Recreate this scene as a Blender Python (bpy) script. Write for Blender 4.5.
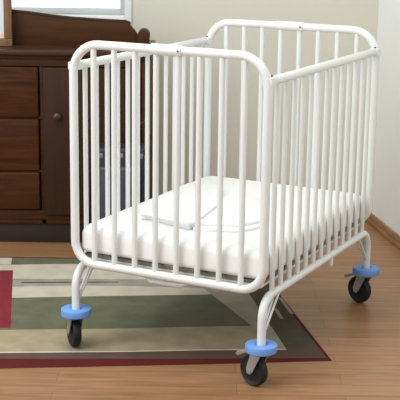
import bpy, bmesh, math, random
from mathutils import Vector, Matrix

# ------------------------------------------------------------------ camera
S = bpy.context.scene
for o in list(bpy.data.objects):
    bpy.data.objects.remove(o)
COL = S.collection
PI = math.pi
cam_data = bpy.data.cameras.new('camera')
cam = bpy.data.objects.new('camera', cam_data)
COL.objects.link(cam)
cam_data.sensor_fit = 'HORIZONTAL'
cam_data.sensor_width = 36.0
cam_data.lens = 36.0 * 1209.1 / 400.0
PITCH, ROLL = 0.2352, 0.0140
cam.matrix_world = (Matrix.Translation((0, 0, 1.358)) @ Matrix.Rotation(PI / 2 - PITCH, 4, 'X')
                    @ Matrix.Rotation(ROLL, 4, 'Z'))
cam_data.clip_start = 0.05
S.camera = cam

# ------------------------------------------------------------------ light
S.view_settings.view_transform = 'Standard'
S.view_settings.look = 'None'
S.view_settings.exposure = 0.22
S.view_settings.gamma = 1.0
S.view_settings.use_curve_mapping = False
world = bpy.data.worlds.new('sky')
S.world = world
world.use_nodes = True
bg = world.node_tree.nodes['Background']
bg.inputs['Color'].default_value = (0.955, 1.0, 1.035, 1)
bg.inputs['Strength'].default_value = 0.66
# the sky outside the window (+Y) is brighter than the rest
_nt = world.node_tree
_tc = _nt.nodes.new('ShaderNodeTexCoord')
_sx = _nt.nodes.new('ShaderNodeSeparateXYZ')
_mr = _nt.nodes.new('ShaderNodeMapRange')
_mr.inputs['From Min'].default_value = 0.5
_mr.inputs['From Max'].default_value = 0.9
_mr.inputs['To Min'].default_value = 0.64
_mr.inputs['To Max'].default_value = 1.7
_nt.links.new(_tc.outputs['Generated'], _sx.inputs[0])
_nt.links.new(_sx.outputs['Y'], _mr.inputs['Value'])
_nt.links.new(_mr.outputs['Result'], bg.inputs['Strength'])


def area(name, loc, target, size, power, colour):
    ld = bpy.data.lights.new(name, 'AREA')
    ld.shape = 'RECTANGLE'
    ld.size, ld.size_y = size
    ld.energy = power
    ld.color = colour
    o = bpy.data.objects.new(name, ld)
    COL.objects.link(o)
    o.location = loc
    o.rotation_euler = (Vector(target) - Vector(loc)).to_track_quat('-Z', 'Y').to_euler()
    return o


area('room_light', (-1.0, 2.6, 3.4), (-0.05, 4.0, 0.4), (2.2, 2.2), 52, (0.985, 0.99, 0.985))
area('left_fill_light', (-2.5, 2.2, 1.9), (0.5, 4.6, 0.7), (1.6, 1.6), 32, (0.94, 0.985, 1.02))  # fill lamp added on the left to brighten the right wall


# ------------------------------------------------------------------ materials
def lin(c):
    return tuple(((v / 255) / 12.92 if v / 255 <= 0.04045 else ((v / 255 + 0.055) / 1.055) ** 2.4) for v in c) + (1,)


def mat(name, rgb, rough=0.5, metal=0.0, spec=0.5, noise=0.0, nscale=8.0, bump=0.0, bscale=60.0, coat=0.0):
    m = bpy.data.materials.new(name)
    m.use_nodes = True
    nt = m.node_tree
    b = nt.nodes['Principled BSDF']
    b.inputs['Roughness'].default_value = rough
    b.inputs['Metallic'].default_value = metal
    b.inputs['Specular IOR Level'].default_value = spec
    b.inputs['Coat Weight'].default_value = coat
    b.inputs['Base Color'].default_value = lin(rgb)
    tc = nt.nodes.new('ShaderNodeTexCoord')
    n = nt.nodes.new('ShaderNodeTexNoise')
    n.inputs['Scale'].default_value = nscale
    n.inputs['Detail'].default_value = 5
    nt.links.new(tc.outputs['Object'], n.inputs['Vector'])
    r = nt.nodes.new('ShaderNodeValToRGB')
    c = lin(rgb)
    k = noise
    r.color_ramp.elements[0].position = 0.3
    r.color_ramp.elements[1].position = 0.7
    r.color_ramp.elements[0].color = tuple(max(0, v * (1 - k)) for v in c[:3]) + (1,)
    r.color_ramp.elements[1].color = tuple(min(1, v * (1 + k)) for v in c[:3]) + (1,)
    nt.links.new(n.outputs['Fac'], r.inputs['Fac'])
    nt.links.new(r.outputs['Color'], b.inputs['Base Color'])
    if bump:
        n2 = nt.nodes.new('ShaderNodeTexNoise')
        n2.inputs['Scale'].default_value = bscale
        n2.inputs['Detail'].default_value = 3
        nt.links.new(tc.outputs['Object'], n2.inputs['Vector'])
        bp = nt.nodes.new('ShaderNodeBump')
        bp.inputs['Strength'].default_value = bump
        bp.inputs['Distance'].default_value = 0.004
        nt.links.new(n2.outputs['Fac'], bp.inputs['Height'])
        nt.links.new(bp.outputs['Normal'], b.inputs['Normal'])
    return m


def wood(name, dark, light, stretch=(1.2, 14, 14), rough=0.4, scale=3.0, coat=0.0):
    m = mat(name, light, rough, coat=coat, spec=0.15)
    nt = m.node_tree
    b = nt.nodes['Principled BSDF']
    tc = nt.nodes.new('ShaderNodeTexCoord')
    mp = nt.nodes.new('ShaderNodeMapping')
    mp.inputs['Scale'].default_value = stretch
    nt.links.new(tc.outputs['Object'], mp.inputs['Vector'])
    n = nt.nodes.new('ShaderNodeTexNoise')
    n.inputs['Scale'].default_value = scale
    n.inputs['Detail'].default_value = 6
    n.inputs['Roughness'].default_value = 0.65
    n.inputs['Distortion'].default_value = 0.6
    nt.links.new(mp.outputs['Vector'], n.inputs['Vector'])
    r = nt.nodes.new('ShaderNodeValToRGB')
    r.color_ramp.elements[0].position = 0.32
    r.color_ramp.elements[1].position = 0.68
    r.color_ramp.elements[0].color = lin(dark)
    r.color_ramp.elements[1].color = lin(light)
    nt.links.new(n.outputs['Fac'], r.inputs['Fac'])
    nt.links.new(r.outputs['Color'], b.inputs['Base Color'])
    return m


def floor_material():
    m = mat('oak_planks', (190, 145, 100), 0.38)
    nt = m.node_tree
    b = nt.nodes['Principled BSDF']
    tc = nt.nodes.new('ShaderNodeTexCoord')
    br = nt.nodes.new('ShaderNodeTexBrick')
    br.offset = 0.37
    br.inputs['Scale'].default_value = 1.0
    br.inputs['Brick Width'].default_value = 0.85
    br.inputs['Row Height'].default_value = 0.083
    br.inputs['Mortar Size'].default_value = 0.0013
    br.inputs['Mortar Smooth'].default_value = 0.3
    br.inputs['Bias'].default_value = 0.0
    br.inputs['Color1'].default_value = lin((158, 116, 79))
    br.inputs['Color2'].default_value = lin((174, 132, 93))
    br.inputs['Mortar'].default_value = lin((136, 96, 64))
    mp0 = nt.nodes.new('ShaderNodeMapping')
    mp0.inputs['Location'].default_value = (0.42, 0.03, 0)
    nt.links.new(tc.outputs['Object'], mp0.inputs['Vector'])
    nt.links.new(mp0.outputs['Vector'], br.inputs['Vector'])
    mp = nt.nodes.new('ShaderNodeMapping')
    mp.inputs['Scale'].default_value = (2.2, 34, 1)
    nt.links.new(tc.outputs['Object'], mp.inputs['Vector'])
    n = nt.nodes.new('ShaderNodeTexNoise')
    n.inputs['Scale'].default_value = 2.0
    n.inputs['Detail'].default_value = 6
    n.inputs['Roughness'].default_value = 0.6
    n.inputs['Distortion'].default_value = 0.5
    nt.links.new(mp.outputs['Vector'], n.inputs['Vector'])
    r = nt.nodes.new('ShaderNodeValToRGB')
    r.color_ramp.elements[0].position = 0.3
    r.color_ramp.elements[1].position = 0.66
    r.color_ramp.elements[0].color = (0.66, 0.62, 0.57, 1)
    r.color_ramp.elements[1].color = (1.08, 1.06, 1.04, 1)
    nt.links.new(n.outputs['Fac'], r.inputs['Fac'])
    mx = nt.nodes.new('ShaderNodeMix')
    mx.data_type = 'RGBA'
    mx.blend_type = 'MULTIPLY'
    mx.inputs[0].default_value = 1.0
    nt.links.new(br.outputs['Color'], mx.inputs[6])
    nt.links.new(r.outputs['Color'], mx.inputs[7])
    nt.links.new(mx.outputs[2], b.inputs['Base Color'])
    return m


M_FLOOR = floor_material()
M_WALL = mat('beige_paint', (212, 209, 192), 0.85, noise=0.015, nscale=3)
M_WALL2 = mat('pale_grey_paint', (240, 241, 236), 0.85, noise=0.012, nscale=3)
M_BASE = wood('baseboard_wood', (140, 106, 72), (178, 140, 100), (14, 1.2, 14), 0.45)
M_TRIM = mat('white_window_paint', (244, 244, 240), 0.4)
M_SASH = mat('grey_sash', (196, 202, 206), 0.5)
M_ENAMEL = mat('white_enamel', (227, 229, 225), 0.32, noise=0.02, nscale=5)
M_STEEL = mat('galvanised_steel', (176, 178, 178), 0.35, metal=0.6, noise=0.08, nscale=20)
M_DKSTEEL = mat('dark_steel', (70, 68, 64), 0.4, metal=0.5)
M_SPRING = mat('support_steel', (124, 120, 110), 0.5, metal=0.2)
M_BLUE = mat('blue_rubber', (112, 160, 226), 0.5, noise=0.05, nscale=30)
M_TYRE = mat('black_rubber', (20, 18, 18), 0.6, noise=0.15, nscale=30)
M_HUB = mat('black_plastic', (44, 42, 42), 0.4)
M_SHEET = mat('white_cotton', (240, 239, 236), 0.9, spec=0.2, noise=0.012, nscale=12, bump=0.12, bscale=18)
M_FLAP = mat('white_folded_cotton', (242, 242, 240), 0.9, spec=0.2, noise=0.01, nscale=12)
M_DRESS = wood('dark_cherry', (50, 25, 9), (80, 45, 19), (1.0, 12, 12), 0.5)
M_DRESSV = wood('dark_cherry_upright', (50, 31, 19), (62, 40, 25), (10, 10, 1.0), 0.5)
M_DRESSD = wood('dark_cherry_frame', (58, 33, 15), (78, 47, 22), (1.0, 12, 12), 0.5)
M_DRESSTOP = wood('cherry_top', (60, 37, 26), (76, 50, 36), (1.0, 12, 12), 0.3)
M_KNOB = mat('dark_knob', (58, 39, 27), 0.3)
M_PLINTH = mat('shaded_plinth', (40, 27, 20), 0.6)  # shade of the toe recess is put into this near-black colour
M_FRAME = wood('tan_frame_wood', (104, 78, 54), (134, 104, 74), (12, 12, 1.2), 0.5)
M_PRINT = mat('pale_print', (214, 222, 222), 0.6, noise=0.03, nscale=4)
M_PRINT2 = mat('peach_print', (232, 200, 170), 0.6, noise=0.05, nscale=6)
M_BAG = mat('black_fabric', (34, 34, 38), 0.55, noise=0.15, nscale=25, bump=0.3, bscale=60)
M_BAGP = mat('charcoal_fabric', (62, 64, 72), 0.5, noise=0.12, nscale=25)
M_BUCK = mat('pale_buckle', (140, 140, 142), 0.3, metal=0.3)


def pile(name, rgb, noise=0.10):
    return mat(name, rgb, 0.95, spec=0.1, noise=noise, nscale=14, bump=0.5, bscale=240)


R_RED = pile('rug_dark_red', (92, 36, 36))
R_BLOCK = pile('rug_red', (132, 50, 56))
R_PLUM = pile('rug_plum_grey', (98, 78, 68))
R_TAN = pile('rug_tan', (166, 152, 124), 0.13)
R_GREEN = pile('rug_olive', (108, 108, 86), 0.13)
R_BEIGE = pile('rug_beige', (196, 190, 168))
R_GREY = pile('rug_grey', (156, 153, 138), 0.16)
R_IVORY = pile('rug_ivory', (206, 198, 178))
R_DARK = pile('rug_dark_olive', (88, 84, 66))
R_BAND = pile('rug_pale_grey', (164, 160, 140))


# ------------------------------------------------------------------ mesh helpers
def link(name, bm, material, parent=None, smooth=True, bevel=0.0, bseg=2):
    me = bpy.data.meshes.new(name)
    bmesh.ops.recalc_face_normals(bm, faces=bm.faces)
    if bevel:
        ed = [e for e in bm.edges if len(e.link_faces) == 2 and e.calc_face_angle(0) > 0.6]
        bmesh.ops.bevel(bm, geom=ed, offset=bevel, segments=bseg, profile=0.5, affect='EDGES')
    bm.to_mesh(me)
    bm.free()
    mats = material if isinstance(material, (list, tuple)) else [material]
    for m in mats:
        me.materials.append(m)
    if smooth:
        me.shade_smooth()
        me.set_sharp_from_angle(angle=math.radians(40))
    o = bpy.data.objects.new(name, me)
    COL.objects.link(o)
    if parent:
        o.parent = parent
    return o


def box(bm, lo, hi, mi=0):
    x0, y0, z0 = lo
    x1, y1, z1 = hi
    v = [bm.verts.new(p) for p in ((x0, y0, z0), (x1, y0, z0), (x1, y1, z0), (x0, y1, z0),
                                   (x0, y0, z1), (x1, y0, z1), (x1, y1, z1), (x0, y1, z1))]
    for f in ((0, 3, 2, 1), (4, 5, 6, 7), (0, 1, 5, 4), (1, 2, 6, 5), (2, 3, 7, 6), (3, 0, 4, 7)):
        bm.faces.new([v[i] for i in f]).material_index = mi


def prism(bm, pts, axis, a, b, mi=0):
    """polygon pts extruded along axis from a to b (axis 0: pts are y,z; 1: x,z; 2: x,y)"""
    def mk(p, t):
        return ((t, p[0], p[1]), (p[0], t, p[1]), (p[0], p[1], t))[axis]
    A = [bm.verts.new(mk(p, a)) for p in pts]
    B = [bm.verts.new(mk(p, b)) for p in pts]
    n = len(pts)
    bm.faces.new(A).material_index = mi
    bm.faces.new(B[::-1]).material_index = mi
    for i in range(n):
        bm.faces.new((A[i], A[(i + 1) % n], B[(i + 1) % n], B[i])).material_index = mi


def tube(bm, pts, r, seg=14, closed=False, cap=True):
    pts = [Vector(p) for p in pts]
    n = len(pts)
    radii = r if isinstance(r, (list, tuple)) else [r] * n
    rings = []
    prev = None
    for i in range(n):
        if closed:
            t = pts[(i + 1) % n] - pts[i - 1]
        else:
            t = pts[min(i + 1, n - 1)] - pts[max(i - 1, 0)]
        t.normalize()
        if prev is None:
            a = Vector((0, 0, 1)) if abs(t.z) < 0.9 else Vector((1, 0, 0))
            u = t.cross(a).normalized()
        else:
            u = (prev - t * prev.dot(t)).normalized()
        prev = u
        w = t.cross(u)
        rings.append([bm.verts.new(pts[i] + (u * math.cos(2 * PI * k / seg) + w * math.sin(2 * PI * k / seg)) * radii[i])
                      for k in range(seg)])
    m = n if closed else n - 1
    for i in range(m):
        A, B = rings[i], rings[(i + 1) % n]
        for k in range(seg):
            bm.faces.new((A[k], A[(k + 1) % seg], B[(k + 1) % seg], B[k]))
    if not closed and cap:
        bm.faces.new(rings[0][::-1])
        bm.faces.new(rings[-1])


def lathe(bm, prof, seg=32, origin=(0, 0, 0), axis='Z'):
    """prof: list of (radius, height); closes at zero radius"""
    o = Vector(origin)

    def P(r, h, a):
        c, s = r * math.cos(a), r * math.sin(a)
        return o + (Vector((c, s, h)) if axis == 'Z' else Vector((c, h, s)))
    rings = []
    for r, h in prof:
        if r < 1e-6:
            rings.append([bm.verts.new(P(0, h, 0))])
        else:
            rings.append([bm.verts.new(P(r, h, 2 * PI * k / seg)) for k in range(seg)])
    for A, B in zip(rings, rings[1:]):
        for k in range(seg):
            k2 = (k + 1) % seg
            if len(A) == 1 and len(B) > 1:
                bm.faces.new((A[0], B[k], B[k2]))
            elif len(B) == 1 and len(A) > 1:
                bm.faces.new((A[k], A[k2], B[0]))
            elif len(A) > 1:
                bm.faces.new((A[k], A[k2], B[k2], B[k]))


def arc(c, r, a0, a1, n, plane):
    out = []
    for i in range(n + 1):
        a = a0 + (a1 - a0) * i / n
        p, q = c[0] + r * math.cos(a), c[1] + r * math.sin(a)
        out.append(plane(p, q))
    return out


def empty(name, loc, rz=0):
    o = bpy.data.objects.new(name, None)
    COL.objects.link(o)
    o.empty_display_size = 0.1
    o.location = loc
    o.rotation_euler = (0, 0, rz)
    return o


def tag(o, label, cat, group=None):
    o['label'] = label
    o['category'] = cat
    if group:
        o['group'] = group
    return o


def structure(name, bm, material, **k):
    o = link(name, bm, material, **k)
    o['kind'] = 'structure'
    return o


FZ = -0.010                                       # floor level
# ------------------------------------------------------------------ the room
bm = bmesh.new()
box(bm, (-2.6, -0.6, -0.06), (2.0, 5.46, FZ))
structure('floor', bm, M_FLOOR, smooth=False)

WY = 5.36
WIN = (-1.30, -0.342, 0.903, 2.05)          # opening in the back wall
bm = bmesh.new()
box(bm, (-2.6, WY, FZ), (WIN[0], WY + 0.12, 2.6))
box(bm, (WIN[1], WY, FZ), (0.79, WY + 0.12, 2.6))
box(bm, (WIN[0], WY, FZ), (WIN[1], WY + 0.12, WIN[2]))
box(bm, (WIN[0], WY, WIN[3]), (WIN[1], WY + 0.12, 2.6))
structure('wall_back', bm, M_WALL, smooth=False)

# right wall runs slightly outwards towards the viewer
XA, YA, XB, YB = 0.772, WY, 1.36, 1.9


def along(t, off):
    d = Vector((XB - XA, YB - YA)).normalized()
    nrm = Vector((d.y, -d.x))          # into the room (towards -x)
    p = Vector((XA, YA)) + d * t + nrm * off
    return (p.x, p.y)


LEN = math.hypot(XB - XA, YB - YA)
bm = bmesh.new()
prism(bm, [along(0, 0), along(LEN, 0), along(LEN, -0.12), along(0, -0.12)], 2, FZ, 2.6)
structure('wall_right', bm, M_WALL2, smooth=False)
bm = bmesh.new()
prism(bm, [along(0.0, 0.0), along(LEN, 0.0), along(LEN, 0.012), along(0.0, 0.012)], 2, FZ, 0.036)
prism(bm, [along(0.0, 0.012), along(LEN, 0.012), along(LEN, 0.020), along(0.0, 0.020)], 2, FZ, 0.010)
structure('baseboard_right', bm, M_BASE, bevel=0.003, smooth=True)
bm = bmesh.new()
box(bm, (-2.6, WY - 0.012, FZ), (0.77, WY, 0.036))
structure('baseboard_back', bm, M_BASE, bevel=0.003, smooth=True)

# window: white casing, sill, grey sash, glass
wroot = empty('window_1', ((WIN[0] + WIN[1]) / 2, WY, WIN[2]))
wroot['kind'] = 'structure'
hx = (WIN[1] - WIN[0]) / 2
hz = WIN[3] - WIN[2]
bm = bmesh.new()
fw = 0.030
box(bm, (-hx - fw, -0.014, -fw), (-hx, 0.0, hz + fw))
box(bm, (hx, -0.014, -fw), (hx + fw, 0.0, hz + fw))
box(bm, (-hx, -0.014, hz), (hx, 0.0, hz + fw))
box(bm, (-hx, -0.020, -fw), (hx, 0.0, 0.0))
o = link('window_frame', bm, M_TRIM, wroot, bevel=0.003)
bm = bmesh.new()
sw = 0.024
for lo, hi in (((-hx, 0.05, 0), (-hx + sw, 0.085, hz)), ((hx - sw, 0.05, 0), (hx, 0.085, hz)),
               ((-hx + sw, 0.05, 0), (hx - sw, 0.085, sw)), ((-hx + sw, 0.05, hz - sw), (hx - sw, 0.085, hz)),
               ((-hx + sw, 0.055, hz * 0.5), (hx - sw, 0.085, hz * 0.5 + sw))):
    box(bm, lo, hi)
link('window_sash', bm, M_SASH, wroot, bevel=0.003)
glass = bpy.data.materials.new('window_glass')
glass.use_nodes = True
gb = glass.node_tree.nodes['Principled BSDF']
gb.inputs['Transmission Weight'].default_value = 1.0
gb.inputs['Roughness'].default_value = 0.0
gb.inputs['IOR'].default_value = 1.02
bm = bmesh.new()
box(bm, (-hx + sw, 0.066, sw), (hx - sw, 0.070, hz - sw))
link('window_pane', bm, glass, wroot, smooth=False)

# ------------------------------------------------------------------ the rug
bm = bmesh.new()
N0, N1, N2 = (-1.75, 3.33), (0.005, 3.497), (0.417, 3.543)     # near edge
BR, BL = (0.215, 4.64), (-1.75, 4.64)
ZR = -0.0085
K = 1.0074
prism(bm, [(p[0] * K, p[1] * K) for p in (N0, N1, N2, BR, BL)], 2, FZ, ZR, 0)


def patch(pts, mi, k=0):
    prism(bm, [(p[0] * K, p[1] * K) for p in pts], 2, ZR - 0.001, ZR + 0.0005 + 0.0003 * k, mi)


RUGM = [R_RED, R_PLUM, R_TAN, R_GREEN, R_BEIGE, R_GREY, R_IVORY, R_DARK, R_BAND, R_BLOCK]
# plum band inside the red edge, right hand border, then the stripes
patch([(-1.75, 3.43), (-0.613, 3.518), (0.005, 3.543), (0.403, 3.564), (0.204, 4.63), (-1.75, 4.63)], 1)
patch([(0.282, 3.634), (0.386, 3.650), (0.202, 4.62), (0.112, 4.62)], 7, 1)
patch([(-1.75, 3.47), (-0.62, 3.570), (-0.215, 3.596), (0.005, 3.618), (0.282, 3.634), (0.179, 3.853), (0.004, 3.838),
       (-0.229, 3.811), (-0.656, 3.779), (-1.75, 3.69)], 2, 1)
patch([(-1.75, 3.480), (-0.62, 3.566), (-0.215, 3.592), (0.005, 3.614), (0.281, 3.630), (0.282, 3.637),
       (0.005, 3.622), (-0.215, 3.600), (-0.62, 3.575), (-1.75, 3.489)], 6, 2)
patch([(-1.75, 3.69), (-0.656, 3.779), (-0.229, 3.811), (0.004, 3.838), (0.179, 3.853), (0.047, 4.190), (-0.141, 4.170),
       (-0.357, 4.151), (-0.658, 4.119), (-1.75, 4.02)], 3, 1)
patch([(0.179, 3.853), (0.282, 3.634), (0.112, 4.62), (-0.12, 4.62), (0.047, 4.190)], 8, 1)
patch([(-1.75, 4.02), (-0.658, 4.119), (-0.357, 4.151), (-0.141, 4.170), (0.047, 4.190), (0.020, 4.262), (-0.256, 4.276),
       (-0.514, 4.266), (-0.677, 4.248), (-1.75, 4.15)], 4, 1)
patch([(-1.75, 4.15), (-0.677, 4.248), (-0.514, 4.266), (-0.256, 4.276), (0.020, 4.262), (-0.02, 4.370), (-0.261, 4.361),
       (-0.692, 4.347), (-1.75, 4.28)], 5, 1)
patch([(-1.75, 4.28), (-0.692, 4.347), (-0.261, 4.361), (-0.02, 4.370), (-0.09, 4.555), (-0.515, 4.552), (-0.720, 4.531),
       (-1.75, 4.50)], 4, 1)
patch([(-0.735, 4.535), (-0.515, 4.552), (-0.09, 4.555), (-0.12, 4.625), (-0.745, 4.625)], 3, 1)
patch([(-1.75, 4.50), (-0.735, 4.535), (-0.745, 4.625), (-1.75, 4.625)], 4, 1)
# dark streaks inside the grey stripe
patch([(-0.66, 4.292), (-0.30, 4.318), (-0.30, 4.328), (-0.66, 4.308)], 1, 2)
# red block on the left
patch([(-1.30, 4.40), (-0.715, 4.455), (-0.622, 3.800), (-1.20, 3.745)], 9, 2)
# two pale dashes in the dark border
patch([(0.264, 4.037), (0.280, 3.931), (0.292, 3.931), (0.276, 4.037)], 8, 2)
patch([(0.288, 4.162), (0.318, 3.985), (0.330, 3.985), (0.300, 4.162)], 8, 2)
rug = link('rug', bm, RUGM, smooth=False)
tag(rug, 'striped area rug in olive, tan, beige and red with dark red edge under the crib', 'rug')

# ------------------------------------------------------------------ dresser
DX0, DX1, DY, DTOP = -1.45, -0.215, 4.875, 0.800
dr = empty('dresser', ((DX0 + DX1) / 2, 5.10, 0))
tag(dr, 'dark cherry wood dresser with drawers and a cupboard door standing against the back wall', 'dresser')


def D(x, y, z):
    return (x - (DX0 + DX1) / 2, y - 5.10, z)


bm = bmesh.new()
YB = 5.315
XS = -0.655                                      # divide between drawers and door
box(bm, D(DX0, DY + 0.012, 0.075), D(DX0 + 0.03, YB, 0.765))
box(bm, D(DX1 - 0.03, DY + 0.012, 0.075), D(DX1, YB, 0.765))
box(bm, D(XS - 0.004, DY + 0.012, 0.075), D(XS + 0.016, YB, 0.765))
box(bm, D(DX0 + 0.03, YB - 0.012, 0.075), D(DX1 - 0.03, YB, 0.765))
box(bm, D(DX0 + 0.03, DY + 0.012, 0.075), D(DX1 - 0.03, YB - 0.012, 0.095))
for z in (0.095, 0.299, 0.522, 0.735):           # rails between the drawers
    h = 0.04 if z == 0.095 else (0.006 if z < 0.7 else 0.03)
    box(bm, D(DX0 + 0.03, DY + 0.006, z - (0.0 if z in (0.095, 0.735) else 0.003)), D(DX1 - 0.03, DY + 0.05, z + h))
link('carcass', bm, M_DRESSD, dr, bevel=0.002)
bm = bmesh.new()
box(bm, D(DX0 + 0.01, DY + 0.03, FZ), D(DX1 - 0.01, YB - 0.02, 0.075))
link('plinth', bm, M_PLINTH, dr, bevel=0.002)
bm = bmesh.new()
prof = [(DY - 0.012, 0.802), (DY - 0.018, 0.796), (DY - 0.018, 0.784), (DY - 0.006, 0.776), (DY - 0.002, 0.765), (YB, 0.765), (YB, 0.802)]
prism(bm, [(p[0] - 5.10, p[1]) for p in prof], 0, DX0 - 0.012 - (DX0 + DX1) / 2, DX1 + 0.010 - (DX0 + DX1) / 2)
link('dresser_top', bm, M_DRESSTOP, dr, bevel=0.002)


def panel(name, x0, x1, z0, z1, mt, bev=0.007):
    b = bmesh.new()
    box(b, D(x0, DY - 0.004, z0), D(x1, DY + 0.014, z1))
    return link(name, b, mt, dr, bevel=bev, bseg=3)


def knob(x, z, r, parent):
    b = bmesh.new()
    lathe(b, [(0, 0.012), (r * .45, 0.012), (r * .45, 0.0), (r * .5, -0.006), (r, -0.012), (r * .95, -0.019), (r * .6, -0.023), (0, -0.024)],
          20, D(x, DY - 0.006, z), 'Y')
    return link('knob', b, M_KNOB, parent)


for z0, z1 in ((0.138, 0.296), (0.303, 0.519), (0.526, 0.732)):
    d = panel('drawer', DX0 + 0.034, XS - 0.008, z0, z1, M_DRESS)
    knob(-1.24, (z0 + z1) / 2, 0.016, d)
    knob(-0.98, (z0 + z1) / 2, 0.016, d)
d = panel('door', XS + 0.008, DX1 - 0.034, 0.115, 0.732, M_DRESSV)
knob(-0.586, 0.533, 0.016, d)
# raised gallery along the back of the top, with a scrolled end
TY = 5.04
bm = bmesh.new()
gal = [(DX0, 0.800), (-0.262, 0.800), (-0.268, 0.850), (-0.280, 0.870), (-0.300, 0.892), (-0.320, 0.900), (-0.421, 0.904), (-0.545, 0.911),
       (-0.628, 0.919), (-0.711, 0.930), (-0.789, 0.937), (-0.86, 0.942), (DX0, 0.942)]
prism(bm, [(p[0] - (DX0 + DX1) / 2, p[1]) for p in gal], 1, TY - 5.10, TY + 0.022 - 5.10)
link('gallery_board', bm, M_DRESSD, dr, bevel=0.002)
bm = bmesh.new()
top = gal[4:]
pts = [D(p[0], TY + 0.010, p[1] + 0.003) for p in reversed(top)]
tube(bm, pts, 0.009, 10)
link('gallery_moulding', bm, M_DRESSV, dr)
bm = bmesh.new()
sc = [(-0.268, 0.800), (-0.221, 0.800), (-0.219, 0.857)]
sc += arc((-0.2435, 0.852), 0.0245, 0.15, PI - 0.15, 12, lambda p, q: (p, q))
sc += [(-0.268, 0.84)]
prism(bm, [(p[0] - (DX0 + DX1) / 2, p[1]) for p in sc], 1, TY - 0.03 - 5.10, TY + 0.05 - 5.10)
link('scrolled_end', bm, M_DRESSD, dr, bevel=0.004)

# ------------------------------------------------------------------ picture frame on the dresser
pf = empty('picture_frame', (-0.903, 4.985, 0.803))
tag(pf, 'tan wooden picture frame standing on the dresser top at its left', 'picture frame')
bm = bmesh.new()
w, h, t = 0.122, 0.34, 0.032
for lo, hi in (((-w, -0.011, 0), (w, 0.011, t)), ((-w, -0.011, h - t), (w, 0.011, h)),
               ((-w, -0.011, t), (-w + t, 0.011, h - t)), ((w - t, -0.011, t), (w, 0.011, h - t))):
    box(bm, lo, hi)
link('frame', bm, M_FRAME, pf, bevel=0.003)
bm = bmesh.new()
box(bm, (-w + t, -0.002, t), (w - t, 0.008, h - t), 0)
box(bm, (-w + t + 0.004, -0.003, t + 0.002), (w - t - 0.002, -0.0015, t + 0.018), 1)
link('picture', bm, [M_PRINT, M_PRINT2], pf, smooth=False)

# ------------------------------------------------------------------ crib
W, L = 0.6436, 0.8998
ZT, ZB, ZR_, ZL = 0.965, 0.284, 0.8965, 0.262
CRIB = (-0.3873, 3.6366, 0.0)
CROT = -0.4742
crib = empty('crib', CRIB, CROT)
tag(crib, 'white metal tube folding crib on four casters with blue bumper discs', 'crib')


def end_panel(y):
    b = bmesh.new()
    rt, rb = 0.088, 0.070

    def pl(p, q):
        return (p, y, q)
    pts = []
    pts += arc((W - rt, ZT - rt), rt, 0, PI / 2, 8, pl)
    pts += [pl(W * k / 4, ZT) for k in (3, 2, 1) if rt < W * k / 4 < W - rt]
    pts += arc((rt, ZT - rt), rt, PI / 2, PI, 8, pl)
    pts += [pl(0, ZB + (ZT - ZB) * k / 4) for k in (3, 2, 1)]
    pts += arc((rb, ZB + rb), rb, PI, 1.5 * PI, 8, pl)
    pts += [pl(W * k / 4, ZB) for k in (1, 2, 3)]
    pts += arc((W - rb, ZB + rb), rb, 1.5 * PI, 2 * PI, 8, pl)
    pts += [pl(W, ZB + (ZT - ZB) * k / 4) for k in (1, 2, 3)]
    tube(b, pts, 0.0134, 16, closed=True)
    o = link('end_panel', b, M_ENAMEL, crib)
    for k in range(1, 9):
        s = bmesh.new()
        x = W * k / 9
        tube(s, [(x, y, ZB), (x, y, ZT)], 0.0088, 12)
        link('spindle', s, M_ENAMEL, o)
    s = bmesh.new()
    c = W / 2
    tube(s, [(c - 0.052, y, ZT), (c - 0.050, y, ZT), (c + 0.050, y, ZT), (c + 0.052, y, ZT)],
         [0.0145, 0.0168, 0.0168, 0.0145], 16)
    link('hinge_sleeve', s, M_ENAMEL, o)
    s = bmesh.new()
    for dx in (0.044,):
        lathe(s, [(0, -0.0185), (0.003, -0.018), (0.0035, -0.0155), (0.0035, -0.010), (0, -0.010)], 10, (c + dx, y, ZT), 'Y')
    rv = link('rivet', s, M_DKSTEEL, o)
    return o


end_panel(0.0)
end_panel(L)


def side_rail(x):
    sgn = -1 if x == 0 else 1
    b = bmesh.new()
    tube(b, [(x, 0.0, ZR_), (x, L, ZR_)], 0.0132, 14)
    for yy in (0.012, L - 0.012):                # flattened, rounded end brackets
        box(b, (x - 0.0155, yy - 0.020, ZR_ - 0.0125), (x + 0.0155, yy + 0.020, ZR_ + 0.0125))
    o = link('side_rail', b, M_ENAMEL, crib, bevel=0.004)
    for k in range(1, 14):
        s = bmesh.new()
        y = L * k / 14
        tube(s, [(x, y, ZL), (x, y, ZR_)], 0.0076, 12)
        link('spindle', s, M_ENAMEL, o)
    for yy in (0.022, L - 0.014):
        s = bmesh.new()
        lathe(s, [(0, 0.017), (0.003, 0.0165), (0.004, 0.014), (0.004, 0.005), (0, 0.005)], 10, (x, yy, ZR_))
        link('rivet', s, M_DKSTEEL, o)
    return o


side_rail(0.0)
side_rail(W)


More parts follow.
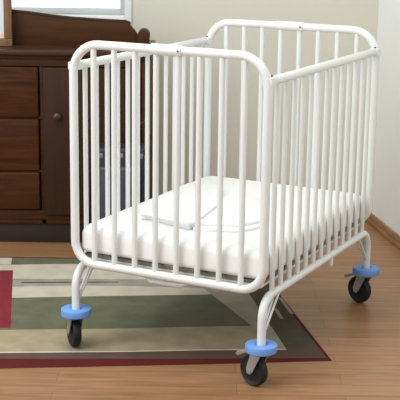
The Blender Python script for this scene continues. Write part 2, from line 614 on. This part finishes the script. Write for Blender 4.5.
def leg_rail(x):
    b = bmesh.new()
    rr = 0.060
    pts = [(x, 0, 0.118), (x, 0, 0.16)]
    pts += arc((rr, ZL - rr), rr, PI, PI / 2, 8, lambda p, q: (x, p, q))
    pts += [(x, L * k / 4, ZL) for k in (1, 2, 3)]
    pts += arc((L - rr, ZL - rr), rr, PI / 2, 0, 8, lambda p, q: (x, p, q))
    pts += [(x, L, 0.16), (x, L, 0.118)]
    tube(b, pts, [0.0130] * 10 + [0.0120] * 4 + [0.0130] * (len(pts) - 14), 16)
    o = link('leg_rail', b, M_ENAMEL, crib)
    for y0, y1 in ((0.105, 0.008), (L - 0.105, L - 0.008)):
        for off in (-0.006, 0.006):
            s = bmesh.new()
            tube(s, [(x + off, y0, ZL - 0.006), (x + off * 0.6, y1, 0.155)], 0.0036, 8)
            link('brace', s, M_ENAMEL, o)
    return o


leg_rail(0.0)
leg_rail(W)

# mattress support: a frame of tubes with a spring lattice
bm = bmesh.new()
zs = 0.292
for p, q in (((0.03, 0.035), (W - 0.03, 0.035)), ((0.03, L - 0.035), (W - 0.03, L - 0.035))):
    tube(bm, [(p[0], p[1], zs), (q[0], q[1], zs)], 0.0055, 10)
for x in (0.022, W - 0.022):
    tube(bm, [(x, 0.03, zs), (x, L - 0.03, zs)], 0.007, 10)
msup = link('mattress_support', bm, M_ENAMEL, crib)
bm = bmesh.new()
for k in range(1, 9):
    x = W * k / 9
    tube(bm, [(x, 0.035, zs), (x, 0.05, zs + 0.014), (x, L - 0.05, zs + 0.014), (x, L - 0.035, zs)], 0.003, 6)
for k in range(1, 15):
    y = L * k / 15
    tube(bm, [(0.022, y, zs), (0.045, y, zs + 0.010), (W - 0.045, y, zs + 0.010), (W - 0.022, y, zs)], 0.003, 6)
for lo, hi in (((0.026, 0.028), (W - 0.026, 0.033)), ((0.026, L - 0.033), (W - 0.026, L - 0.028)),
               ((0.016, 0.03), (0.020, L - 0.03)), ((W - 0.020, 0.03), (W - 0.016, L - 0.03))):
    box(bm, (lo[0], lo[1], zs + 0.005), (hi[0], hi[1], zs + 0.0145))  # grey strips along the rim just below the mattress
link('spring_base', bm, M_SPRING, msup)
bm = bmesh.new()
tube(bm, [(0.225, 0.06, 0.252), (0.245, 0.045, 0.244), (0.35, 0.045, 0.246), (0.372, 0.06, 0.254)], 0.0075, 10)
tube(bm, [(0.285, 0.045, 0.246), (0.285, 0.050, 0.300)], 0.005, 8)
link('latch_bar', bm, M_ENAMEL, crib)
bm = bmesh.new()
box(bm, (W - 0.008, 0.53, 0.225), (W + 0.008, 0.548, 0.256))
link('stop_tab', bm, M_ENAMEL, crib, bevel=0.004)

# casters
def caster(x, y, alpha):
    b = bmesh.new()
    lathe(b, [(0, 0.150), (0.0105, 0.150), (0.0105, 0.108), (0.026, 0.106), (0.028, 0.098), (0.022, 0.094), (0, 0.094)], 24)
    for s in (-1, 1):                              # fork arms
        ya, yb = s * 0.0175, s * 0.0205
        poly = [(0.016, 0.100), (-0.022, 0.100), (-0.040, 0.046), (-0.036, 0.031), (-0.024, 0.029), (-0.014, 0.040)]
        prism(b, poly, 1, min(ya, yb), max(ya, yb))
        tube(b, [(-0.026, ya - s * 0.003, 0.039), (-0.026, yb + s * 0.003, 0.039)], 0.006, 10)
    o = link('caster', b, M_STEEL, crib)
    o.location = (x, y, 0.0028 if x == 0 else 0)
    o.rotation_euler = (0, 0, -alpha - CROT)
    b = bmesh.new()
    R = 0.0490
    lathe(b, [(0, -0.010), (0.020, -0.011), (0.026, -0.0085), (R - 0.012, -0.0085), (R - 0.006, -0.013), (R - 0.0012, -0.0085), (R, 0),
              (R - 0.0012, 0.0085), (R - 0.006, 0.013), (R - 0.012, 0.0085), (0.026, 0.0085), (0.020, 0.011), (0, 0.010)], 40,
          (-0.026, 0, FZ + R), 'Y')
    link('wheel', b, M_TYRE, o)
    b = bmesh.new()
    lathe(b, [(0.0135, 0.104), (0.0445, 0.104), (0.0468, 0.1055), (0.0475, 0.108), (0.0475, 0.123), (0.0468, 0.1255), (0.0445, 0.127),
              (0.0200, 0.127), (0.0180, 0.124), (0.0150, 0.124), (0.0135, 0.123), (0.0135, 0.104)], 40)
    link('bumper_disc', b, M_BLUE, o)['label'] = 'light blue rubber bumper disc'
    b = bmesh.new()
    prism(b, [(-0.020, 0.092), (-0.052, 0.098), (-0.088, 0.084), (-0.094, 0.074), (-0.084, 0.070), (-0.052, 0.088), (-0.022, 0.084)], 1, -0.011, 0.011)
    link('brake_lever', b, M_STEEL, o, bevel=0.002)
    return o


caster(0.0, 0.0, math.radians(68))
caster(W, 0.0, math.radians(45))
caster(W, L, math.radians(48))
caster(0.0, L, math.radians(60))

# ------------------------------------------------------------------ mattress and folded sheet
bm = bmesh.new()
mx0, mx1, my0, my1, mz0, mz1 = 0.0085, W - 0.0085, 0.016, L - 0.016, 0.3110, 0.402

def outline(ins, rc, z, n=5):
    x0, x1, y0, y1 = mx0 + ins, mx1 - ins, my0 + ins, my1 - ins
    out = []
    for cx, cy, a in ((x1 - rc, y0 + rc, -PI / 2), (x1 - rc, y1 - rc, 0), (x0 + rc, y1 - rc, PI / 2), (x0 + rc, y0 + rc, PI)):
        for i in range(n + 1):
            t = a + PI / 2 * i / n
            out.append((cx + rc * math.cos(t), cy + rc * math.sin(t), z))
    return out


rim = 0.030
rings = []
for i in range(9):
    t = PI / 2 * (1 - i / 8)
    rings.append(outline(rim * 0.6 * (1 - math.cos(t)), 0.016, mz0 + rim * 0.6 * (1 - math.sin(t))))
for i in range(9):
    t = PI / 2 * i / 8
    rings.append(outline(rim * (1 - math.cos(t)), 0.016 + 0.01 * i / 8, mz1 - rim * (1 - math.sin(t))))
vr = [[bm.verts.new(p) for p in q] for q in rings]
for A, B in zip(vr, vr[1:]):
    for i in range(len(A)):
        j = (i + 1) % len(A)
        bm.faces.new((A[i], A[j], B[j], B[i]))
bm.faces.new(vr[0][::-1])
bm.faces.new(vr[-1])
mt = link('mattress', bm, M_SHEET)
mt.location = CRIB
mt.rotation_euler = (0, 0, CROT)
tag(mt, 'white crib mattress with fitted white sheet lying inside the crib', 'mattress')

bm = bmesh.new()
z0 = 0.4022
f2 = [(0.352, 0.118), (0.489, 0.174), (0.530, 0.276), (0.400, 0.560), (0.25, 0.50), (0.262, 0.300)]
f1 = [(0.150, 0.140), (0.172, 0.149), (0.342, 0.105), (0.352, 0.135), (0.306, 0.390), (0.200, 0.626), (0.08, 0.60), (0.09, 0.30)]
prism(bm, f2, 2, z0, z0 + 0.009)
prism(bm, [(p[0] * 0.9 + 0.035, p[1] * 0.9 + 0.050) for p in f2], 2, z0 + 0.0092, z0 + 0.018)
prism(bm, f1, 2, z0 + 0.0182, z0 + 0.027)
prism(bm, [(p[0] - .006, p[1] + .020) for p in f1], 2, z0, z0 + 0.0181)
fs = link('folded_sheet', bm, M_FLAP, bevel=0.002)
fs.location = CRIB
fs.rotation_euler = (0, 0, CROT)
tag(fs, 'thin white folded sheet with two flaps lying on the crib mattress', 'sheet')

# ------------------------------------------------------------------ black bag behind the crib
bag = empty('bag', (-0.315, 4.72, FZ), 0.0)
tag(bag, 'black bag with pale buckles standing between the crib and the dresser', 'bag')
bm = bmesh.new()
box(bm, (-0.105, -0.06, 0.0), (0.100, 0.06, 0.455))
bmesh.ops.subdivide_edges(bm, edges=bm.edges[:], cuts=3, use_grid_fill=True)
for v in bm.verts:
    k = 1 - abs(v.co.z - 0.22) / 0.47
    v.co.y *= 0.75 + 0.5 * k
    v.co.x *= 0.93 + 0.10 * k
link('bag_body', bm, M_BAG, bag, bevel=0.012, bseg=3)
bm = bmesh.new()
box(bm, (-0.085, -0.092, 0.05), (0.080, -0.055, 0.385))
link('front_pocket', bm, M_BAGP, bag, bevel=0.012, bseg=3)
for x in (-0.080, 0.0, 0.078):
    bm = bmesh.new()
    box(bm, (x - 0.011, -0.066, 0.415), (x + 0.011, -0.050, 0.435))
    link('buckle', bm, M_BUCK, bag, bevel=0.003)
bm = bmesh.new()
tube(bm, [(0.085, 0, 0.30), (0.106, 0, 0.36), (0.113, 0, 0.43), (0.108, 0, 0.50), (0.094, 0, 0.555), (0.070, 0, 0.54), (0.06, 0, 0.46), (0.055, 0, 0.39)], 0.007, 10)
link('strap', bm, M_BAG, bag)
